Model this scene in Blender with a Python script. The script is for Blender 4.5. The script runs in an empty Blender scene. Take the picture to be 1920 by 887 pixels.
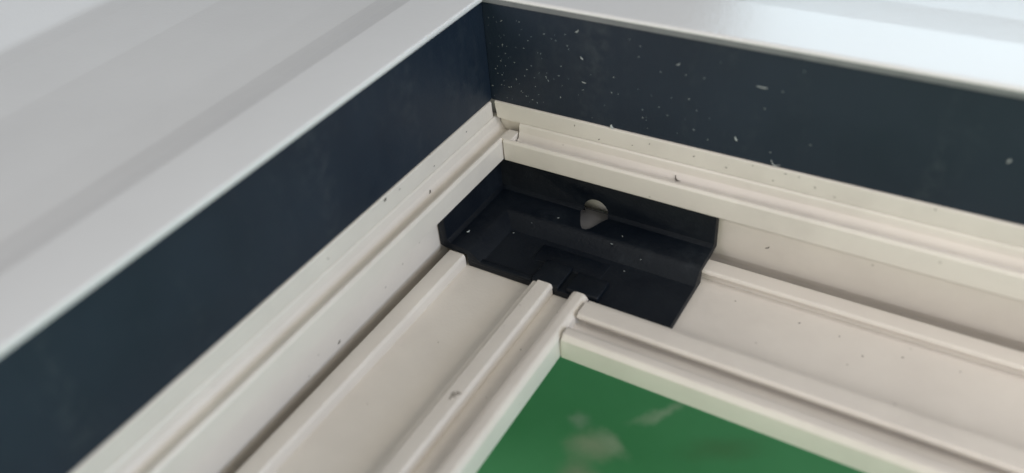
import bpy, bmesh, math, random
from mathutils import Vector, Matrix
S = 0.001                      # everything below is written in millimetres
scene = bpy.context.scene
col = scene.collection
random.seed(7)

# ------------------------------------------------------------------ camera
cd = bpy.data.cameras.new('camera')
cam = bpy.data.objects.new('camera', cd); col.objects.link(cam)
R = ((0.85461629, 0.51325619, -0.07873425), (0.27206896, -0.57175153, -0.77400172), (-0.4422776, 0.64005333, -0.62826925))
right, down, fwd = Vector(R[0]), Vector(R[1]), Vector(R[2])
m = Matrix((right, -down, -fwd)).transposed().to_4x4()
m.translation = Vector((0.10094484, -0.14353922, 0.10000742))
cam.matrix_world = m
cd.sensor_width = 36; cd.lens = 36 * 1604.0 / 1920
cd.clip_start = 0.005; cd.clip_end = 50
cd.dof.use_dof = True; cd.dof.focus_distance = 0.198; cd.dof.aperture_fstop = 8.5
scene.camera = cam

# ------------------------------------------------------------------ light
world = bpy.data.worlds.new('World'); scene.world = world; world.use_nodes = True
bg = world.node_tree.nodes['Background']
bg.inputs[0].default_value = (0.80, 0.86, 0.95, 1); bg.inputs[1].default_value = 0.05

def area(name, loc, target, sx, sy, power, colour):
    ld = bpy.data.lights.new(name, 'AREA'); ld.shape = 'RECTANGLE'; ld.size = sx; ld.size_y = sy
    ld.energy = power; ld.color = colour
    o = bpy.data.objects.new(name, ld); col.objects.link(o)
    o.location = loc
    o.rotation_euler = (Vector(target) - Vector(loc)).to_track_quat('-Z', 'Y').to_euler()
    return o
area('window_light', (0.06, 1.0, 0.52), (0.09, 0.02, 0.02), 0.62, 0.42, 3.3, (0.72, 0.90, 1.0))
area('low_fill_light', (0.30, -0.07, 0.15), (0.1, -0.02, -0.02), 0.12, 0.12, 0.33, (1.0, 0.93, 0.85))  # added fill close above the rails, strongest on the right channel floor
area('front_fill_light', (0.35, -0.8, 0.25), (0.1, 0, -0.01), 0.7, 0.7, 2.6, (1.0, 0.95, 0.72))  # added warm fill for the front-facing sides of the right rail
area('front_left_fill_light', (-0.3, -0.8, 0.30), (0.1, 0, -0.01), 0.5, 0.5, 2.8, (1.0, 0.92, 0.95))  # second added fill, from the front left
area('overhead_light', (0.1, -0.1, 0.9), (0.05, -0.05, 0), 0.5, 0.5, 1.6, (1.0, 0.97, 0.90))
area('side_fill_light', (1.0, -0.15, 0.22), (0.0, -0.05, 0.0), 0.7, 0.4, 3.3, (0.62, 0.77, 1.0))  # added cool fill for the left rail's inward faces, source unseen

scene.view_settings.view_transform = 'Standard'
scene.view_settings.look = 'None'
scene.view_settings.exposure = 0.1
scene.view_settings.gamma = 1.0

# ------------------------------------------------------------------ materials
def lin(r, g, b):
    f = lambda c: ((c / 255 + .055) / 1.055) ** 2.4 if c > 10 else c / 255 / 12.92
    return (f(r), f(g), f(b), 1)

def mat(name, c1, c2, rough, bump=0.0, scale=900, mottling=30, spec=0.5, streak=None, rough_var=0.08, coat=0, specks=0, scuff=0):
    M = bpy.data.materials.new(name); M.use_nodes = True
    nt = M.node_tree; N = nt.nodes; L = nt.links; b = N['Principled BSDF']
    tc = N.new('ShaderNodeTexCoord')
    n1 = N.new('ShaderNodeTexNoise'); n1.inputs['Scale'].default_value = mottling; n1.inputs['Detail'].default_value = 6
    n1.inputs['Roughness'].default_value = 0.62
    mp = N.new('ShaderNodeMapping')
    if streak: mp.inputs['Scale'].default_value = streak
    L.new(tc.outputs['Object'], mp.inputs[0]); L.new(mp.outputs[0], n1.inputs['Vector'])
    cr = N.new('ShaderNodeValToRGB'); cr.color_ramp.elements[0].position = .35; cr.color_ramp.elements[1].position = .68
    cr.color_ramp.elements[0].color = c1; cr.color_ramp.elements[1].color = c2
    L.new(n1.outputs['Fac'], cr.inputs[0]); L.new(cr.outputs[0], b.inputs['Base Color'])
    mr = N.new('ShaderNodeMapRange'); mr.inputs['To Min'].default_value = rough - rough_var; mr.inputs['To Max'].default_value = rough + rough_var
    L.new(n1.outputs['Fac'], mr.inputs['Value']); L.new(mr.outputs[0], b.inputs['Roughness'])
    b.inputs['Specular IOR Level'].default_value = spec
    if scuff:                                    # wiped, slightly chalky patches and fine upright drag marks
        m2 = N.new('ShaderNodeMapping'); m2.inputs['Scale'].default_value = (1, 1, .22)
        s1 = N.new('ShaderNodeTexNoise'); s1.inputs['Scale'].default_value = 60; s1.inputs['Detail'].default_value = 7; s1.inputs['Roughness'].default_value = .68
        s2 = N.new('ShaderNodeTexNoise'); s2.inputs['Scale'].default_value = 420; s2.inputs['Detail'].default_value = 4
        L.new(tc.outputs['Object'], m2.inputs[0]); L.new(m2.outputs[0], s1.inputs['Vector']); L.new(tc.outputs['Object'], s2.inputs['Vector'])
        q1 = N.new('ShaderNodeMapRange'); q1.inputs['From Min'].default_value = .50; q1.inputs['From Max'].default_value = .74
        q2 = N.new('ShaderNodeMapRange'); q2.inputs['From Min'].default_value = .40; q2.inputs['From Max'].default_value = .66
        L.new(s1.outputs['Fac'], q1.inputs['Value']); L.new(s2.outputs['Fac'], q2.inputs['Value'])
        qm = N.new('ShaderNodeMath'); qm.operation = 'MULTIPLY'; L.new(q1.outputs[0], qm.inputs[0]); L.new(q2.outputs[0], qm.inputs[1])
        qs = N.new('ShaderNodeMath'); qs.operation = 'MULTIPLY'; L.new(qm.outputs[0], qs.inputs[0]); qs.inputs[1].default_value = scuff
        qx = N.new('ShaderNodeMixRGB'); L.new(qs.outputs[0], qx.inputs[0]); L.new(cr.outputs[0], qx.inputs[1]); qx.inputs[2].default_value = (.055, .068, .080, 1)
        L.new(qx.outputs[0], b.inputs['Base Color'])
    if specks:                                   # dirt: tiny grit marks and faint handling smudges
        vo = N.new('ShaderNodeTexVoronoi'); vo.inputs['Scale'].default_value = 260
        L.new(tc.outputs['Object'], vo.inputs['Vector'])
        r1 = N.new('ShaderNodeMapRange'); r1.inputs['From Min'].default_value = .10; r1.inputs['From Max'].default_value = .04
        L.new(vo.outputs['Distance'], r1.inputs['Value'])
        gt = N.new('ShaderNodeSeparateColor'); L.new(vo.outputs['Color'], gt.inputs[0])
        r2 = N.new('ShaderNodeMapRange'); r2.inputs['From Min'].default_value = .80; r2.inputs['From Max'].default_value = 1
        L.new(gt.outputs[0], r2.inputs['Value'])
        mu = N.new('ShaderNodeMath'); mu.operation = 'MULTIPLY'; L.new(r1.outputs[0], mu.inputs[0]); L.new(r2.outputs[0], mu.inputs[1])
        sm = N.new('ShaderNodeTexNoise'); sm.inputs['Scale'].default_value = 22; sm.inputs['Detail'].default_value = 8; sm.inputs['Roughness'].default_value = .7
        L.new(tc.outputs['Object'], sm.inputs['Vector'])
        r3 = N.new('ShaderNodeMapRange'); r3.inputs['From Min'].default_value = .52; r3.inputs['From Max'].default_value = .75; r3.inputs['To Max'].default_value = .16
        L.new(sm.outputs['Fac'], r3.inputs['Value'])
        mm = N.new('ShaderNodeMath'); mm.operation = 'MULTIPLY_ADD'; L.new(mu.outputs[0], mm.inputs[0]); mm.inputs[1].default_value = specks; L.new(r3.outputs[0], mm.inputs[2]); mm.use_clamp = True
        mx = N.new('ShaderNodeMixRGB'); L.new(mm.outputs[0], mx.inputs[0]); L.new(cr.outputs[0], mx.inputs[1]); mx.inputs[2].default_value = (.22, .20, .18, 1)
        L.new(mx.outputs[0], b.inputs['Base Color'])
    if coat:
        b.inputs['Coat Weight'].default_value = coat; b.inputs['Coat Roughness'].default_value = .25
    if bump:
        n2 = N.new('ShaderNodeTexNoise'); n2.inputs['Scale'].default_value = scale; n2.inputs['Detail'].default_value = 3
        L.new(tc.outputs['Object'], n2.inputs['Vector'])
        bp = N.new('ShaderNodeBump'); bp.inputs['Strength'].default_value = bump; bp.inputs['Distance'].default_value = 0.0002
        L.new(n2.outputs['Fac'], bp.inputs['Height']); L.new(bp.outputs[0], b.inputs['Normal'])
    return M

cream = mat('cream_powder_coat', (.645, .61, .575, 1), (.70, .665, .625, 1), .34, .22, 1500, 55, specks=.5)
white = mat('white_powder_coat', (.745, .75, .765, 1), (.775, .78, .795, 1), .22, .18, 1300, 30)
dark = mat('dark_blue_grey_coating', (.0050, .0125, .0260, 1), (.0105, .0205, .037, 1), .5, .25, 1800, 28, .42, rough_var=.16, scuff=.5)
black = mat('black_moulded_plastic', (.0015, .0038, .0085, 1), (.0045, .0075, .0125, 1), .48, .35, 1400, 110, .24, rough_var=.12, scuff=.25)
chip_mat = mat('bare_metal_shaving', (.30, .34, .35, 1), (.46, .49, .49, 1), .45, 0, 900, 800)
dust_mat = mat('pale_dust', (.17, .20, .21, 1), (.28, .31, .31, 1), .6, 0, 900, 800)
grit_mat = mat('dark_grit', (.07, .06, .055, 1), (.12, .11, .10, 1), .7, 0, 900, 800)
scrape_mat = mat('grey_scrape', (.16, .145, .13, 1), (.30, .27, .24, 1), .7, .4, 2500, 1200)

# ------------------------------------------------------------------ mesh helpers
def link(name, me, material, parent=None, smooth=True):
    o = bpy.data.objects.new(name, me); col.objects.link(o)
    me.materials.append(material)
    if smooth:
        for p in me.polygons: p.use_smooth = True
        me.set_sharp_from_angle(angle=math.radians(38))
    if parent: o.parent = parent
    return o

def rounded(pts):
    """pts: (d, z) or (d, z, radius); returns the outline with its corners rounded"""
    out = []; n = len(pts)
    for i, p in enumerate(pts):
        r = p[2] if len(p) > 2 else 0
        P = Vector(p[:2])
        if r <= 0: out.append(P); continue
        a = Vector(pts[i - 1][:2]) - P; b = Vector(pts[(i + 1) % n][:2]) - P
        la, lb = a.length, b.length; a.normalize(); b.normalize()
        ang = a.angle(b); t = min(r / math.tan(ang / 2), la * .49, lb * .49)
        p0, p2 = P + a * t, P + b * t
        for k in range(7):
            u = k / 6; out.append(p0 * (1 - u) ** 2 + P * 2 * u * (1 - u) + p2 * u * u)
    return out

def sweep(stations, name, material, parent=None):
    """stations: lists of 3-D points (mm) of one closed outline at successive cuts"""
    bm = bmesh.new(); rings = []
    for st in stations: rings.append([bm.verts.new(Vector(p) * S) for p in st])
    n = len(rings[0])
    for a, b in zip(rings, rings[1:]):
        for i in range(n): bm.faces.new((a[i], a[(i + 1) % n], b[(i + 1) % n], b[i]))
    bm.faces.new(rings[0][::-1]); bm.faces.new(rings[-1])
    bmesh.ops.recalc_face_normals(bm, faces=bm.faces)
    me = bpy.data.meshes.new(name); bm.to_mesh(me); bm.free()
    return link(name, me, material, parent)

def left_profile(name, section, start, end, material, parent=None, ragged=0):
    """runs along -Y; start None = mitred"""
    s = rounded(section); st = []
    st.append([(p.x, -p.x if start is None else start + random.uniform(-ragged, ragged), p.y) for p in s])
    st.append([(p.x, end, p.y) for p in s])
    return sweep(st, name, material, parent)

def right_profile(name, section, start, end, material, parent=None, ragged=0):
    """runs along +X"""
    s = rounded(section); st = []
    f = start if callable(start) else (lambda p: p.x if start is None else start)
    st.append([(f(p) + random.uniform(-ragged, ragged), -p.x, p.y) for p in s])
    st.append([(end, -p.x, p.y) for p in s])
    return sweep(st, name, material, parent)

def empty(name, loc, label, cat):
    o = bpy.data.objects.new(name, None); col.objects.link(o); o.location = Vector(loc) * S
    o.empty_display_size = .01
    o['label'] = label; o['category'] = cat
    return o
def keep(parent):              # children are modelled in world mm: undo the parent's offset
    for c in list(parent.children): c.location = -parent.location
LE, RE = -330, 420             # far ends of the two runs (beyond the frame)

# ------------------------------------------------------------------ setting: green floor, pale wall
def plane(name, x0, x1, y0, y1, z, material):
    me = bpy.data.meshes.new(name)
    me.from_pydata([(x0, y0, z), (x1, y0, z), (x1, y1, z), (x0, y1, z)], [], [(0, 1, 2, 3)])
    return link(name, me, material, None, False)
FZ = -0.10
G = bpy.data.materials.new('green_painted_floor'); G.use_nodes = True
nt = G.node_tree; N = nt.nodes; L = nt.links; b = N['Principled BSDF']
tc = N.new('ShaderNodeTexCoord')
nz = N.new('ShaderNodeTexNoise'); nz.inputs['Scale'].default_value = 18; nz.inputs['Detail'].default_value = 5
L.new(tc.outputs['Object'], nz.inputs['Vector'])
cr = N.new('ShaderNodeValToRGB'); cr.color_ramp.elements[0].position = .3; cr.color_ramp.elements[1].position = .75
cr.color_ramp.elements[0].color = (.115, .41, .185, 1); cr.color_ramp.elements[1].color = (.185, .54, .27, 1)
L.new(nz.outputs['Fac'], cr.inputs[0])
last = cr.outputs[0]
def smear(cx, cy, rx, ry, rot, colour, amount):
    """a scuffed patch of pale residue on the floor (mm)"""
    global last
    mp = N.new('ShaderNodeMapping'); mp.vector_type = 'TEXTURE'
    mp.inputs['Location'].default_value = (cx * S, cy * S, 0); mp.inputs['Rotation'].default_value = (0, 0, math.radians(rot))
    mp.inputs['Scale'].default_value = (rx * S, ry * S, 1000)
    wn = N.new('ShaderNodeTexNoise'); wn.inputs['Scale'].default_value = 140; wn.inputs['Detail'].default_value = 3
    L.new(tc.outputs['Object'], wn.inputs['Vector'])
    ad = N.new('ShaderNodeMixRGB'); ad.blend_type = 'LINEAR_LIGHT'; ad.inputs[0].default_value = .0035
    L.new(tc.outputs['Object'], ad.inputs[1]); L.new(wn.outputs['Color'], ad.inputs[2])
    L.new(ad.outputs[0], mp.inputs[0])
    le = N.new('ShaderNodeVectorMath'); le.operation = 'LENGTH'; L.new(mp.outputs[0], le.inputs[0])
    r = N.new('ShaderNodeMapRange'); r.interpolation_type = 'SMOOTHSTEP'
    r.inputs['From Min'].default_value = 1.25; r.inputs['From Max'].default_value = 0
    r.inputs['To Min'].default_value = 0; r.inputs['To Max'].default_value = amount
    L.new(le.outputs['Value'], r.inputs['Value'])
    mx = N.new('ShaderNodeMixRGB'); L.new(r.outputs[0], mx.inputs[0]); L.new(last, mx.inputs[1]); mx.inputs[2].default_value = colour
    last = mx.outputs[0]
smear(29, -10.5, 9, 6, 20, (.66, .64, .50, 1), .8)
smear(33.5, -7.2, 7, 3.2, -25, (.66, .70, .56, 1), .75)
smear(22, -4, 4, 3, 0, (.45, .58, .45, 1), .9)
smear(42, 9.5, 11, 2.2, 52, (.66, .72, .58, 1), .75)
smear(30, -20, 7, 5, 0, (.5, .5, .38, 1), .7)
smear(62, 5, 14, 5, 30, (.16, .28, .14, 1), .5)
L.new(last, b.inputs['Base Color']); b.inputs['Roughness'].default_value = .45
floor = plane('floor', -1.4, 3, -3, 3, FZ, G); floor['kind'] = 'structure'
# ------------------------------------------------------------------ outer frame: white flanges and dark inner faces
outer = empty('outer_frame', (-20, -60, -36), 'white outer frame whose two rails meet at a corner above dark blue-grey inner faces', 'frame')
def flange(w, far, steep):
    a = [(.05, 24.0, .15), (.75, 24.4, .3), (.95, 25.6, .6)] if steep else [(-1.6, 24.0), (-1.6, 25.3), (.55, 25.3, .1), (.7, 25.7, .3), (.1, 26.0, .5)]
    if steep: a += [(-w + .3, 25.9, .5), (-w - 4.5, 24.75, 2), (-w - 10, 23.9, 5), (-w - 20, 23.7, 5)]
    else: a += [(-w + 4, 25.9, 5), (-w - 8, 24.9, 8), (-w - 20, 24.2, 5)]
    return a + [(-far + 28, 23.8, 12), (-far + 12, 25.1, 12), (-far + 5, 25.5, 8), (-far - 6, 31.0, 8), (-far - 16, 33.5, 6), (-far - 40, 34, 4), (-far - 42, 31, 2), (-far - 42, -36), (-3.0, -36), (-3.0, 24.0)]
left_profile('flange', flange(12.6, 86, True), None, LE, white, outer)
right_profile('flange', flange(19.3, 88, False), None, RE, white, outer)
strip = mat('edge_shade_grey', (.17, .18, .195, 1), (.21, .22, .235, 1), .45, .3, 1500, 200)  # grey that paints in the shade on the flange's front edge
right_profile('edge_shade_strip', [(.3, 24.02, .1), (.42, 25.28, .1), (-1.58, 25.28), (-1.58, 24.02)], None, RE, strip, outer)  # strip added to make the right flange edge read as shaded
def facing(g): return [(-.05, g), (0, g + .3, .15), (0, 23.85, .12), (-2.95, 23.85), (-2.95, g)]
left_profile('dark_facing', facing(-.1), None, LE, dark, outer)
right_profile('dark_facing', facing(-.1), lambda p: p.x + .12, RE, dark, outer)
keep(outer)

# ------------------------------------------------------------------ inner frame: cream profiles
inner = empty('inner_frame', (20, -60, -36), 'cream grooved inner frame with ridged rails around the green opening', 'frame')
# bead rail = stepped channel; back band and lip are its sub-parts
def band(): return [(-2.9, -.15), (.2, -.15, .25), (.45, -.4, .2), (.5, -4.4, .1), (.4, -4.5), (-2.9, -4.5)]
def channel(): return [(-2.9, -4.52), (.48, -4.52, .05), (.75, -5.0, .4), (1.0, -6.6, .9), (1.9, -8.3, 1.1), (3.2, -8.6, .6), (3.95, -8.2), (3.95, -12.0), (-2.9, -12.0)]
def lip(): return [(3.97, -12.6), (3.97, -7.3, .4), (4.25, -6.9, .4), (4.7, -6.85, .4), (5.15, -7.5, .5), (5.15, -12.3, .25), (4.9, -12.6, .1)]
bl = left_profile('bead_rail', channel(), 1.3, LE, cream, inner)
left_profile('back_band', band(), -1.0, LE, cream, bl, .05)
left_profile('lip', lip(), -1.3, LE, cream, bl)
left_profile('tab', [(4.5, -9.4), (4.5, -6.82, .2), (7.15, -6.9, .2), (7.15, -9.4, .1)], -.6, -4.6, cream, bl, .06)
right_profile('end_cap', [(-2.9, -4.52), (-1.5, -4.52, .1), (-1.5, -11.9), (-2.9, -11.9)], 1.0, 7.45, cream, bl)
br = right_profile('bead_rail', channel(), 7.5, RE, cream, inner, .12)
right_profile('back_band', band(), lambda p: 1.0 if p.y > -2.5 else 1.5, RE, cream, br, .08)
right_profile('lip', [(a[0], a[1]) + tuple(a[2:]) for a in lip()], 5.5, RE, cream, br, .10)

ZF, ZR = -27.8, -24.6
# base plate: recessed wall below the bead and the flat floor of the channel, butted in the corner
pl = left_profile('base_plate', [(-2.9, -12.62), (4.95, -12.62, .15), (.6, -15.2, 1.5), (-.1, -17.0, 2), (-.1, -24.4, 2.5), (-1.0, -26.8, 1.5), (-1.0, -30.3, .5), (2.7, -30.3), (2.7, ZF), (37.9, ZF), (37.9, -30.8), (-2.9, -30.8)], 2.5, LE, cream, inner)
pr = right_profile('base_plate', [(-2.9, -12.62), (4.95, -12.62, .15), (.6, -15.2, 1.5), (-.1, -17.0, 2), (-.1, -26.4, 1.2), (-.7, -28.2, 1.2), (-.7, -30.3, .5), (4.6, -30.3), (4.6, ZF), (39.4, ZF), (39.4, -30.8), (-2.9, -30.8)], 37.95, RE, cream, inner)
def ridge_low(a, b, u=0): return [(a, ZF - .3), (a, ZR, .35), (b - .3, ZR, .45), (b, ZR - .8, .4), (b - u, ZR - 1.3 - u, .2), (b - u, ZF - .3)]
def ridge_two(a, b, u=0): return [(a - .9, ZF - .3), (a - .9, ZR - .75, .25), (a + .15, ZR - .7, .2), (a + .35, ZR, .35), (b - .3, ZR + .05, .6), (b, ZR - .9, .5), (b - .1 - u, ZR - 1.3 - u, .2), (b - .1 - u, ZF - .3)]
def ridge_in(a, b, r=1.1): return [(a, ZF - .3), (a, ZR - .3, .9), (a + 1.2, ZR, .8), (b - .9, ZR, r), (b, ZR - 1.1, r), (b, -30.9, .15), (b - 2, -30.9), (b - 2, ZF - .3)]
left_profile('ridge', ridge_low(2.6, 6.9), -26.9, LE, cream, pl)
left_profile('ridge', ridge_two(25.6, 29.6), -26.9, LE, cream, pl)
left_profile('ridge', ridge_in(34.3, 38.1), -26.6, LE, cream, pl)
right_profile('ridge', ridge_low(4.5, 8.7, 1.2), 38.4, RE, cream, pr)
cope = lambda p: 38.62 if p.y > ZR - 1.2 else 38.4
right_profile('ridge', ridge_two(28.0, 32.9, 1.5), cope, RE, cream, pr, .12)
right_profile('ridge', ridge_in(36.2, 39.7, .7), cope, RE, cream, pr, .12)
keep(inner)

# ------------------------------------------------------------------ corner cleat: black moulded shell with a drilled hole
cleat = empty('corner_cleat', (20, -14, -27.7), 'black plastic corner block with a hole, seated in the cream frame corner', 'bracket')
T = 1.7
# outline points: (dL, dR, z): outside first (bottom), then the inside back up
O = [(.15, .35, -10.5), (.15, .35, -24.0), (1.4, 3.6, -24.5), (7.2, 9.0, -24.5), (7.5, 9.3, -27.65), (26.9, 26.9, -27.65),
     (26.9, 26.9, -26.0), (11.0, 13.0, -25.9), (8.6, 10.6, -23.5), (7.4, 9.2, -23.0), (3.1, 3.3, -22.7), (2.2, 2.4, -22.0), (1.9, 2.1, -10.5)]
st = []
st.append([(a, -26.7, z) for a, c, z in O])
st.append([(a, -c - (0 if a > 20 else 0), z) for a, c, z in O])
st.append([(56.5, -c, z) for a, c, z in O])
st[0][5] = (26.9, -26.7, -27.65); st[0][6] = (26.9, -26.7, -26.0)
st[1][5] = (26.95, -26.72, -27.65); st[1][6] = (26.95, -26.72, -26.0)
body = sweep([[Vector(p) / S for p in q] for q in st], 'shell', black, cleat)
bm = bmesh.new(); n = 40
r0, r1 = [], []
for k in range(n):            # the bore widens towards the back, its lower half runs out into the shelf
    a = 2 * math.pi * k / n; c, d = math.cos(a), math.sin(a)
    r0.append(bm.verts.new(Vector((27.9 + 5.0 * c, .6, -22.3 + 5.0 * d))))
    r1.append(bm.verts.new(Vector((27.9 + 3.1 * c, -2.5, -22.35 + 3.1 * d))))
for i in range(n): bm.faces.new((r0[i], r0[(i + 1) % n], r1[(i + 1) % n], r1[i]))
bm.faces.new(r0[::-1]); bm.faces.new(r1)
vee = [(24.9, -1.9), (31.0, -1.9), (30.9, -3.6), (28.9, -7.6), (28.3, -8.2), (27.6, -8.2), (27.0, -7.6), (24.9, -3.6)]
t0 = [bm.verts.new(Vector((x, y, -22.2))) for x, y in vee]
t1 = [bm.verts.new(Vector((28 + (x - 28) * 1.9, -4 + (y + 4) * 1.5, -25.2))) for x, y in vee]
for i in range(8): bm.faces.new((t0[i], t0[(i + 1) % 8], t1[(i + 1) % 8], t1[i]))
bm.faces.new(t0[::-1]); bm.faces.new(t1)
bmesh.ops.recalc_face_normals(bm, faces=bm.faces)
cm = bpy.data.meshes.new('cutter'); bm.to_mesh(cm); bm.free()
co = bpy.data.objects.new('cutter', cm); col.objects.link(co)
mod = body.modifiers.new('hole', 'BOOLEAN'); mod.object = co; mod.operation = 'DIFFERENCE'; mod.solver = 'EXACT'; mod.use_self = True
bv = body.modifiers.new('bevel', 'BEVEL'); bv.width = .45; bv.segments = 3; bv.limit_method = 'ANGLE'; bv.angle_limit = math.radians(30)
dg = bpy.context.evaluated_depsgraph_get()
nm = bpy.data.meshes.new_from_object(body.evaluated_get(dg)); nm.name = 'shell'
body.modifiers.clear(); body.data = nm; nm.transform(Matrix.Scale(S, 4))
print('shell polys', len(nm.polygons))
bpy.data.objects.remove(co)
for p in nm.polygons: p.use_smooth = True
nm.set_sharp_from_angle(angle=math.radians(30))

def slab(name, x0, x1, y0, y1, z0, z1, material, parent, bev=.4):
    bm = bmesh.new(); bmesh.ops.create_cube(bm, size=1)
    for v in bm.verts:
        v.co = Vector(((x0 + x1) / 2 + v.co.x * (x1 - x0), (y0 + y1) / 2 + v.co.y * (y1 - y0), (z0 + z1) / 2 + v.co.z * (z1 - z0))) * S
    bmesh.ops.bevel(bm, geom=bm.edges[:], offset=bev * S, segments=3, affect='EDGES', profile=.5)
    me = bpy.data.meshes.new(name); bm.to_mesh(me); bm.free()
    return link(name, me, material, parent)
slab('pad', 24.2, 30.9, -26.9, -19.5, -26.6, -24.9, black, cleat)
slab('pad', 32.6, 40.2, -26.5, -20.5, -26.6, -24.7, black, cleat)
slab('front_rim', 8.2, 24.0, -26.75, -25.2, -26.6, -25.6, black, cleat, .3)
slab('raised_plate', 20.5, 37.5, -20.2, -14.5, -26.5, -25.72, black, cleat, .3)
grey = mat('hole_shade_grey', (.13, .13, .14, 1), (.17, .17, .18, 1), .5, .2, 1200, 300)  # grey painted as shaded cream inside the hole
slab('hole_shade_plate', 22.0, 34.0, -9.6, .2, -26.0, -24.05, grey, cleat, .2)  # plate added under the hole in place of cream lying in shade
keep(cleat)

# ------------------------------------------------------------------ shavings and grit
def sliver(bm, p, along, normal, length, width, bend=0.0, thick=.08):
    p = Vector(p); a = Vector(along).normalized(); n = Vector(normal).normalized(); s = n.cross(a).normalized()
    k = 4; rings = []
    for i in range(k + 1):
        u = i / k; t = (u - .5) * length
        w = width * (0.35 + 0.65 * math.sin(math.pi * min(max(u, .08), .92))) * random.uniform(.8, 1.2)
        c = p + a * t + s * bend * length * (4 * (u - .5) ** 2) + n * (thick * .5 + abs(bend) * length * .5 * abs(u - .3))
        rings.append([bm.verts.new((c + s * w * x + n * thick * y) * S) for x, y in ((-.5, -.5), (.5, -.5), (.3, .5), (-.3, .5))])
    for r1, r2 in zip(rings, rings[1:]):
        for i in range(4): bm.faces.new((r1[i], r1[(i + 1) % 4], r2[(i + 1) % 4], r2[i]))
    bm.faces.new(rings[0][::-1]); bm.faces.new(rings[-1])
def single(name, p, along, normal, length, width, bend, material, label, cat, group=None, lift=0):
    bm = bmesh.new(); sliver(bm, (0, 0, 0), along, normal, length * .88, width * .78, bend, .12)
    bmesh.ops.recalc_face_normals(bm, faces=bm.faces)
    me = bpy.data.meshes.new(name); bm.to_mesh(me); bm.free()
    o = link(name, me, material); o.location = (Vector(p) + Vector(normal).normalized() * .03) * S
    o['label'] = label; o['category'] = cat
    if group: o['group'] = group
    return o
D = [(4.7,20.3,0.83,30),(9.2,20.8,0.35,0),(15.2,19.1,0.46,0),(20.3,19.9,0.34,0),(23.2,21.1,0.90,40),(11.1,16.8,0.35,0),(9.9,14.8,0.36,0),(4.4,14.6,0.60,90),(5.0,12.6,0.36,0),(3.6,10.5,0.37,0),(7.2,10.8,0.36,0),(11.5,10.9,0.36,0),(10.3,9.7,0.36,0),(2.0,8.2,0.37,0),(2.6,9.0,0.37,60),(2.5,7.2,0.37,0),(3.6,7.0,0.37,0),(7.3,6.7,0.61,-60),(9.6,8.0,0.24,0),(12.1,8.1,0.36,0),(15.1,8.9,0.59,-60),(15.6,8.1,0.71,-50),(18.3,9.9,0.59,0),(24.1,7.7,0.58,10),(0.7,3.7,0.62,0),(3.2,4.4,0.49,70),(5.2,4.2,0.49,0),(5.8,4.4,0.37,80),(8.4,3.9,0.37,0),(9.6,2.9,0.49,-20),(11.2,2.3,0.49,20),(12.9,4.0,0.36,0),(18.5,4.6,0.60,80),(12.4,1.8,0.49,-60),(12.2,5.9,0.24,0),(19.0,12.3,0.35,0),(18.0,18.1,0.35,0),(20.7,17.4,0.46,-60),(21.0,16.7,0.34,-60),(37.3,20.5,0.44,-20),(34.9,21.5,0.22,0),(37.0,18.1,0.33,0),(41.8,15.7,0.44,0),(50.9,16.3,0.43,60),(47.1,16.1,0.33,0),(31.4,12.3,0.45,10),(30.9,8.6,0.46,-30),(32.4,8.5,0.34,-30),(44.3,10.4,0.33,90),(48.0,10.9,0.44,-20),(41.7,7.6,0.34,10),(43.6,6.1,0.45,0),(38.0,6.1,0.34,90),(38.1,4.2,0.46,90),(69.5,21.6,0.52,60),(63.3,12.3,0.43,0),(49.4,4.1,0.56,-50),(72.7,6.6,0.43,0),(65.4,2.9,0.44,0),(66.2,16.7,0.42,0),(49.8,8.7,0.33,0),(52.5,2.5,0.45,60)]
def mote_mesh(name, items, material, label, cat):
    bm = bmesh.new()
    for p, al, nr, ln, wd, bd in items: sliver(bm, p, al, nr, ln, wd, bd, .06)
    bmesh.ops.recalc_face_normals(bm, faces=bm.faces)
    me = bpy.data.meshes.new(name); bm.to_mesh(me); bm.free()
    o = link(name, me, material, None, False); o['kind'] = 'stuff'; o['label'] = label; o['category'] = cat
    return o
it = []
for x, z, ln, a in D:
    a = math.radians(a + random.uniform(-15, 15))
    it.append(((x, -.04, z), (math.cos(a), 0, math.sin(a)), (0, -1, 0), ln * .72, .15 + .09 * random.random(), random.uniform(-.2, .2)))
for k in range(60):
    x = random.expovariate(1 / 17); z = random.uniform(1, 22)
    if x > 75: continue
    a = random.uniform(0, 6)
    it.append(((x + .5, -.03, z), (math.cos(a), 0, math.sin(a)), (0, -1, 0), random.uniform(.10, .2), .09, 0))
mote_mesh('metal_dust', it, dust_mat, 'pale specks of metal dust scattered over the right dark face near the corner', 'dust')
it = []
for x, z in ((66.8, -3.2), (78.9, -3.5), (96.6, -.8), (71.7, -.9), (69, -.9), (62.4, -.8), (75, -2.4), (50, -2), (40, -1.6), (36, -3), (57, -2.8), (22, -1.5), (28, -3.6)):
    a = random.uniform(0, 3)
    it.append(((x, -.52, z), (math.cos(a), 0, math.sin(a)), (0, -1, 0), random.uniform(.25, .55), .2, .1))
for x, y, s in ((98.7, -12.5, .4), (108.8, -11.5, .3), (65.1, -11.5, .3), (78.7, -12.0, .45), (86.7, -12.2, .3), (92, -15.5, .4), (90, -19, .25), (15, -50, .25), (12, -70, .2), (31.5, -44, .35), (32, -58, .25)):
    it.append(((x, y, ZF + .03), (1, random.uniform(-1, 1), 0), (0, 0, 1), s, s * .7, 0))
for y, z in ((-12, -2), (-25, -3.2), (-60, -2.4), (-37, -1.4)):
    it.append(((.52, y, z), (0, 1, .4), (1, 0, 0), .4, .2, .1))
mote_mesh('grit', it, grit_mat, 'fine dark grit lying on the cream inner frame', 'dust')
it = []
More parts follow.
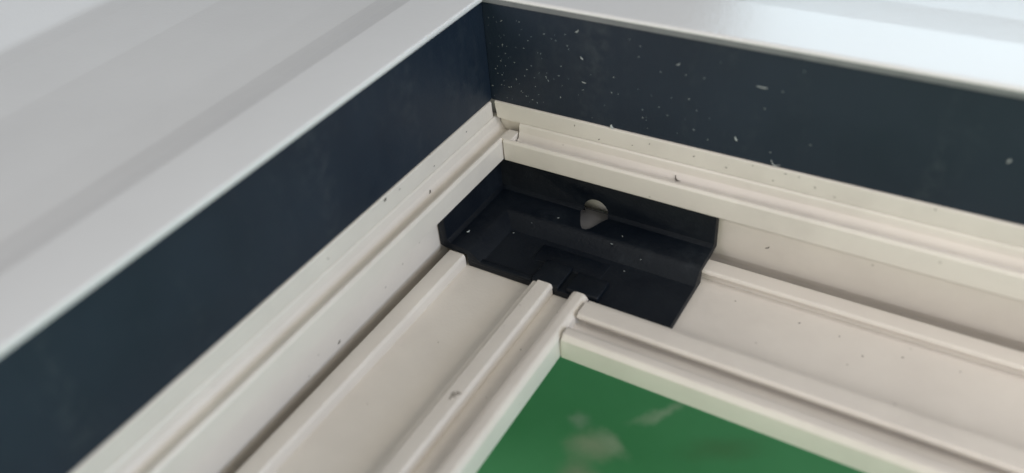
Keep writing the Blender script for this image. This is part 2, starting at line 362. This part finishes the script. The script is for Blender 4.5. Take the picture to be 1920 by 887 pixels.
for p, s in (((48.6, -2.15, -20.9), .5), ((49.4, -2.15, -17.4), .4), ((14, -2.15, -17), .3)):
    it.append((p, (1, 0, random.uniform(-1, 1)), (0, -1, 0), s, s * .6, .1))
for x, y, s in ((20.7, -7.7, .5), (36, -10.9, .55), (37, -7.5, .5), (12, -14, .4), (41, -15, .4), (44, -13, .3), (16, -12, .3), (6.4, -16.5, .4)):
    it.append(((x, y, -25.68 if 20.5 < x < 37.5 and -20.2 < y < -14.5 else (-25.85 if y < -13 else -22.95)), (1, random.uniform(-1, 1), 0), (0, 0, 1), s, s * .6, .1))
mote_mesh('swarf_dust', it, dust_mat, 'pale specks lying inside the black corner block', 'dust')

single('metal_shaving', (62.3, 0, 16.7), (1, 0, -.03), (0, -1, 0), 2.3, .28, .05, chip_mat, 'longest straight shaving, lying level by itself midway along the right dark face', 'shaving')
single('metal_shaving', (23.2, 0, 21.1), (.75, 0, .6), (0, -1, 0), 1.0, .35, .15, chip_mat, 'small bent shaving high on the right dark face, just under the white flange', 'shaving')
single('metal_shaving', (45.5, 0, 18.1), (.75, 0, .6), (0, -1, 0), .9, .3, .2, chip_mat, 'slanted shaving high on the right dark face, last bright one before the long straight shaving', 'shaving')
single('metal_shaving', (24.4, 0, 9.5), (1, 0, -.1), (0, -1, 0), 1.1, .22, .1, chip_mat, 'thin level shaving halfway up the right dark face, among the dense specks', 'shaving')
single('metal_shaving', (24.0, 0, 15.2), (.7, 0, -.7), (0, -1, 0), 1.0, .28, .1, chip_mat, 'diagonal shaving falling to the right, above the thin level one on the dark face', 'shaving')
single('metal_shaving', (58.2, 0, 4.2), (.5, 0, -.85), (0, -1, 0), 1.1, .42, .15, chip_mat, 'pale shaving low on the right dark face, above the curled shaving on the cream edge', 'shaving')
single('metal_shaving', (105.4, 0, 12.1), (.4, 0, .9), (0, -1, 0), .9, .6, .1, chip_mat, 'broad faint flake alone at the far right end of the dark face', 'shaving')
single('metal_shaving', (30.9, -.2, .15), (.5, 0, -.8), (0, -1, .4), 1.2, .75, .15, chip_mat, 'bright triangular chip caught on the cream edge under the dark face', 'shaving')
single('metal_shaving', (66.5, -.2, .25), (1, 0, -.35), (0, -1, .5), 2.2, .32, .35, chip_mat, 'curled pale shaving resting on the cream edge under the right dark face', 'shaving')
single('metal_shaving', (46.9, -1.95, -8.0), (.8, -.3, -.5), (0, -.7, .7), 1.9, .42, .35, grit_mat, 'dark curled shaving in the groove of the right bead rail', 'shaving')
single('metal_shaving', (.5, -41.8, -.9), (0, .8, .5), (1, 0, 0), 1.0, .6, .2, grit_mat, 'grey flake on the top edge of the left bead rail', 'shaving')
single('metal_shaving', (1.45, -28.8, -7.3), (-.2, .6, .6), (.8, 0, .5), .9, .4, .2, grit_mat, 'small dark shaving in the groove of the left bead rail', 'shaving')
single('metal_shaving', (-.1, -62.6, -23.0), (0, .8, .6), (1, 0, 0), 1.1, .4, .15, grit_mat, 'dark shaving on the recessed wall below the left bead rail', 'shaving')
single('metal_shaving', (67.5, .1, -21), (.8, 0, .6), (0, -1, 0), 1.2, .28, .15, grit_mat, 'thin dark shaving on the recessed wall right of the black corner block', 'shaving')
single('metal_shaving', (4.6, -21.5, -22.55), (.3, 1, 0), (0, 0, 1), 1.0, .5, .1, chip_mat, 'white flake at the left front end of the black corner block', 'shaving')
single('metal_shaving', (26.5, 2.2 - 1.2, 25.75), (.2, 1, 0), (0, 0, 1), 1.4, .55, .2, grit_mat, 'grey shaving on the white flange above the right dark face, near the corner', 'shaving')

# chipped spot on the left ridge
bm = bmesh.new()
for dx, dy, l, w, a in ((0, 0, 1.5, .8, 40), (-.35, -.85, 1.2, .55, 100), (.5, .75, 1.1, .7, -10), (-.55, .35, .9, .5, 60), (.25, -.5, .7, .4, 0)):
    a = math.radians(a); sliver(bm, (27.9 + dx * .9, -62.3 + dy, ZR - .02), (math.cos(a), math.sin(a), 0), (0, 0, 1), l, w, .08, .06)
bmesh.ops.recalc_face_normals(bm, faces=bm.faces)
me = bpy.data.meshes.new('chipped_spot'); bm.to_mesh(me); bm.free()
o = link('chipped_spot', me, scrape_mat, pl, False)
o['label'] = 'ragged grey chip in the coating of the middle ridge'
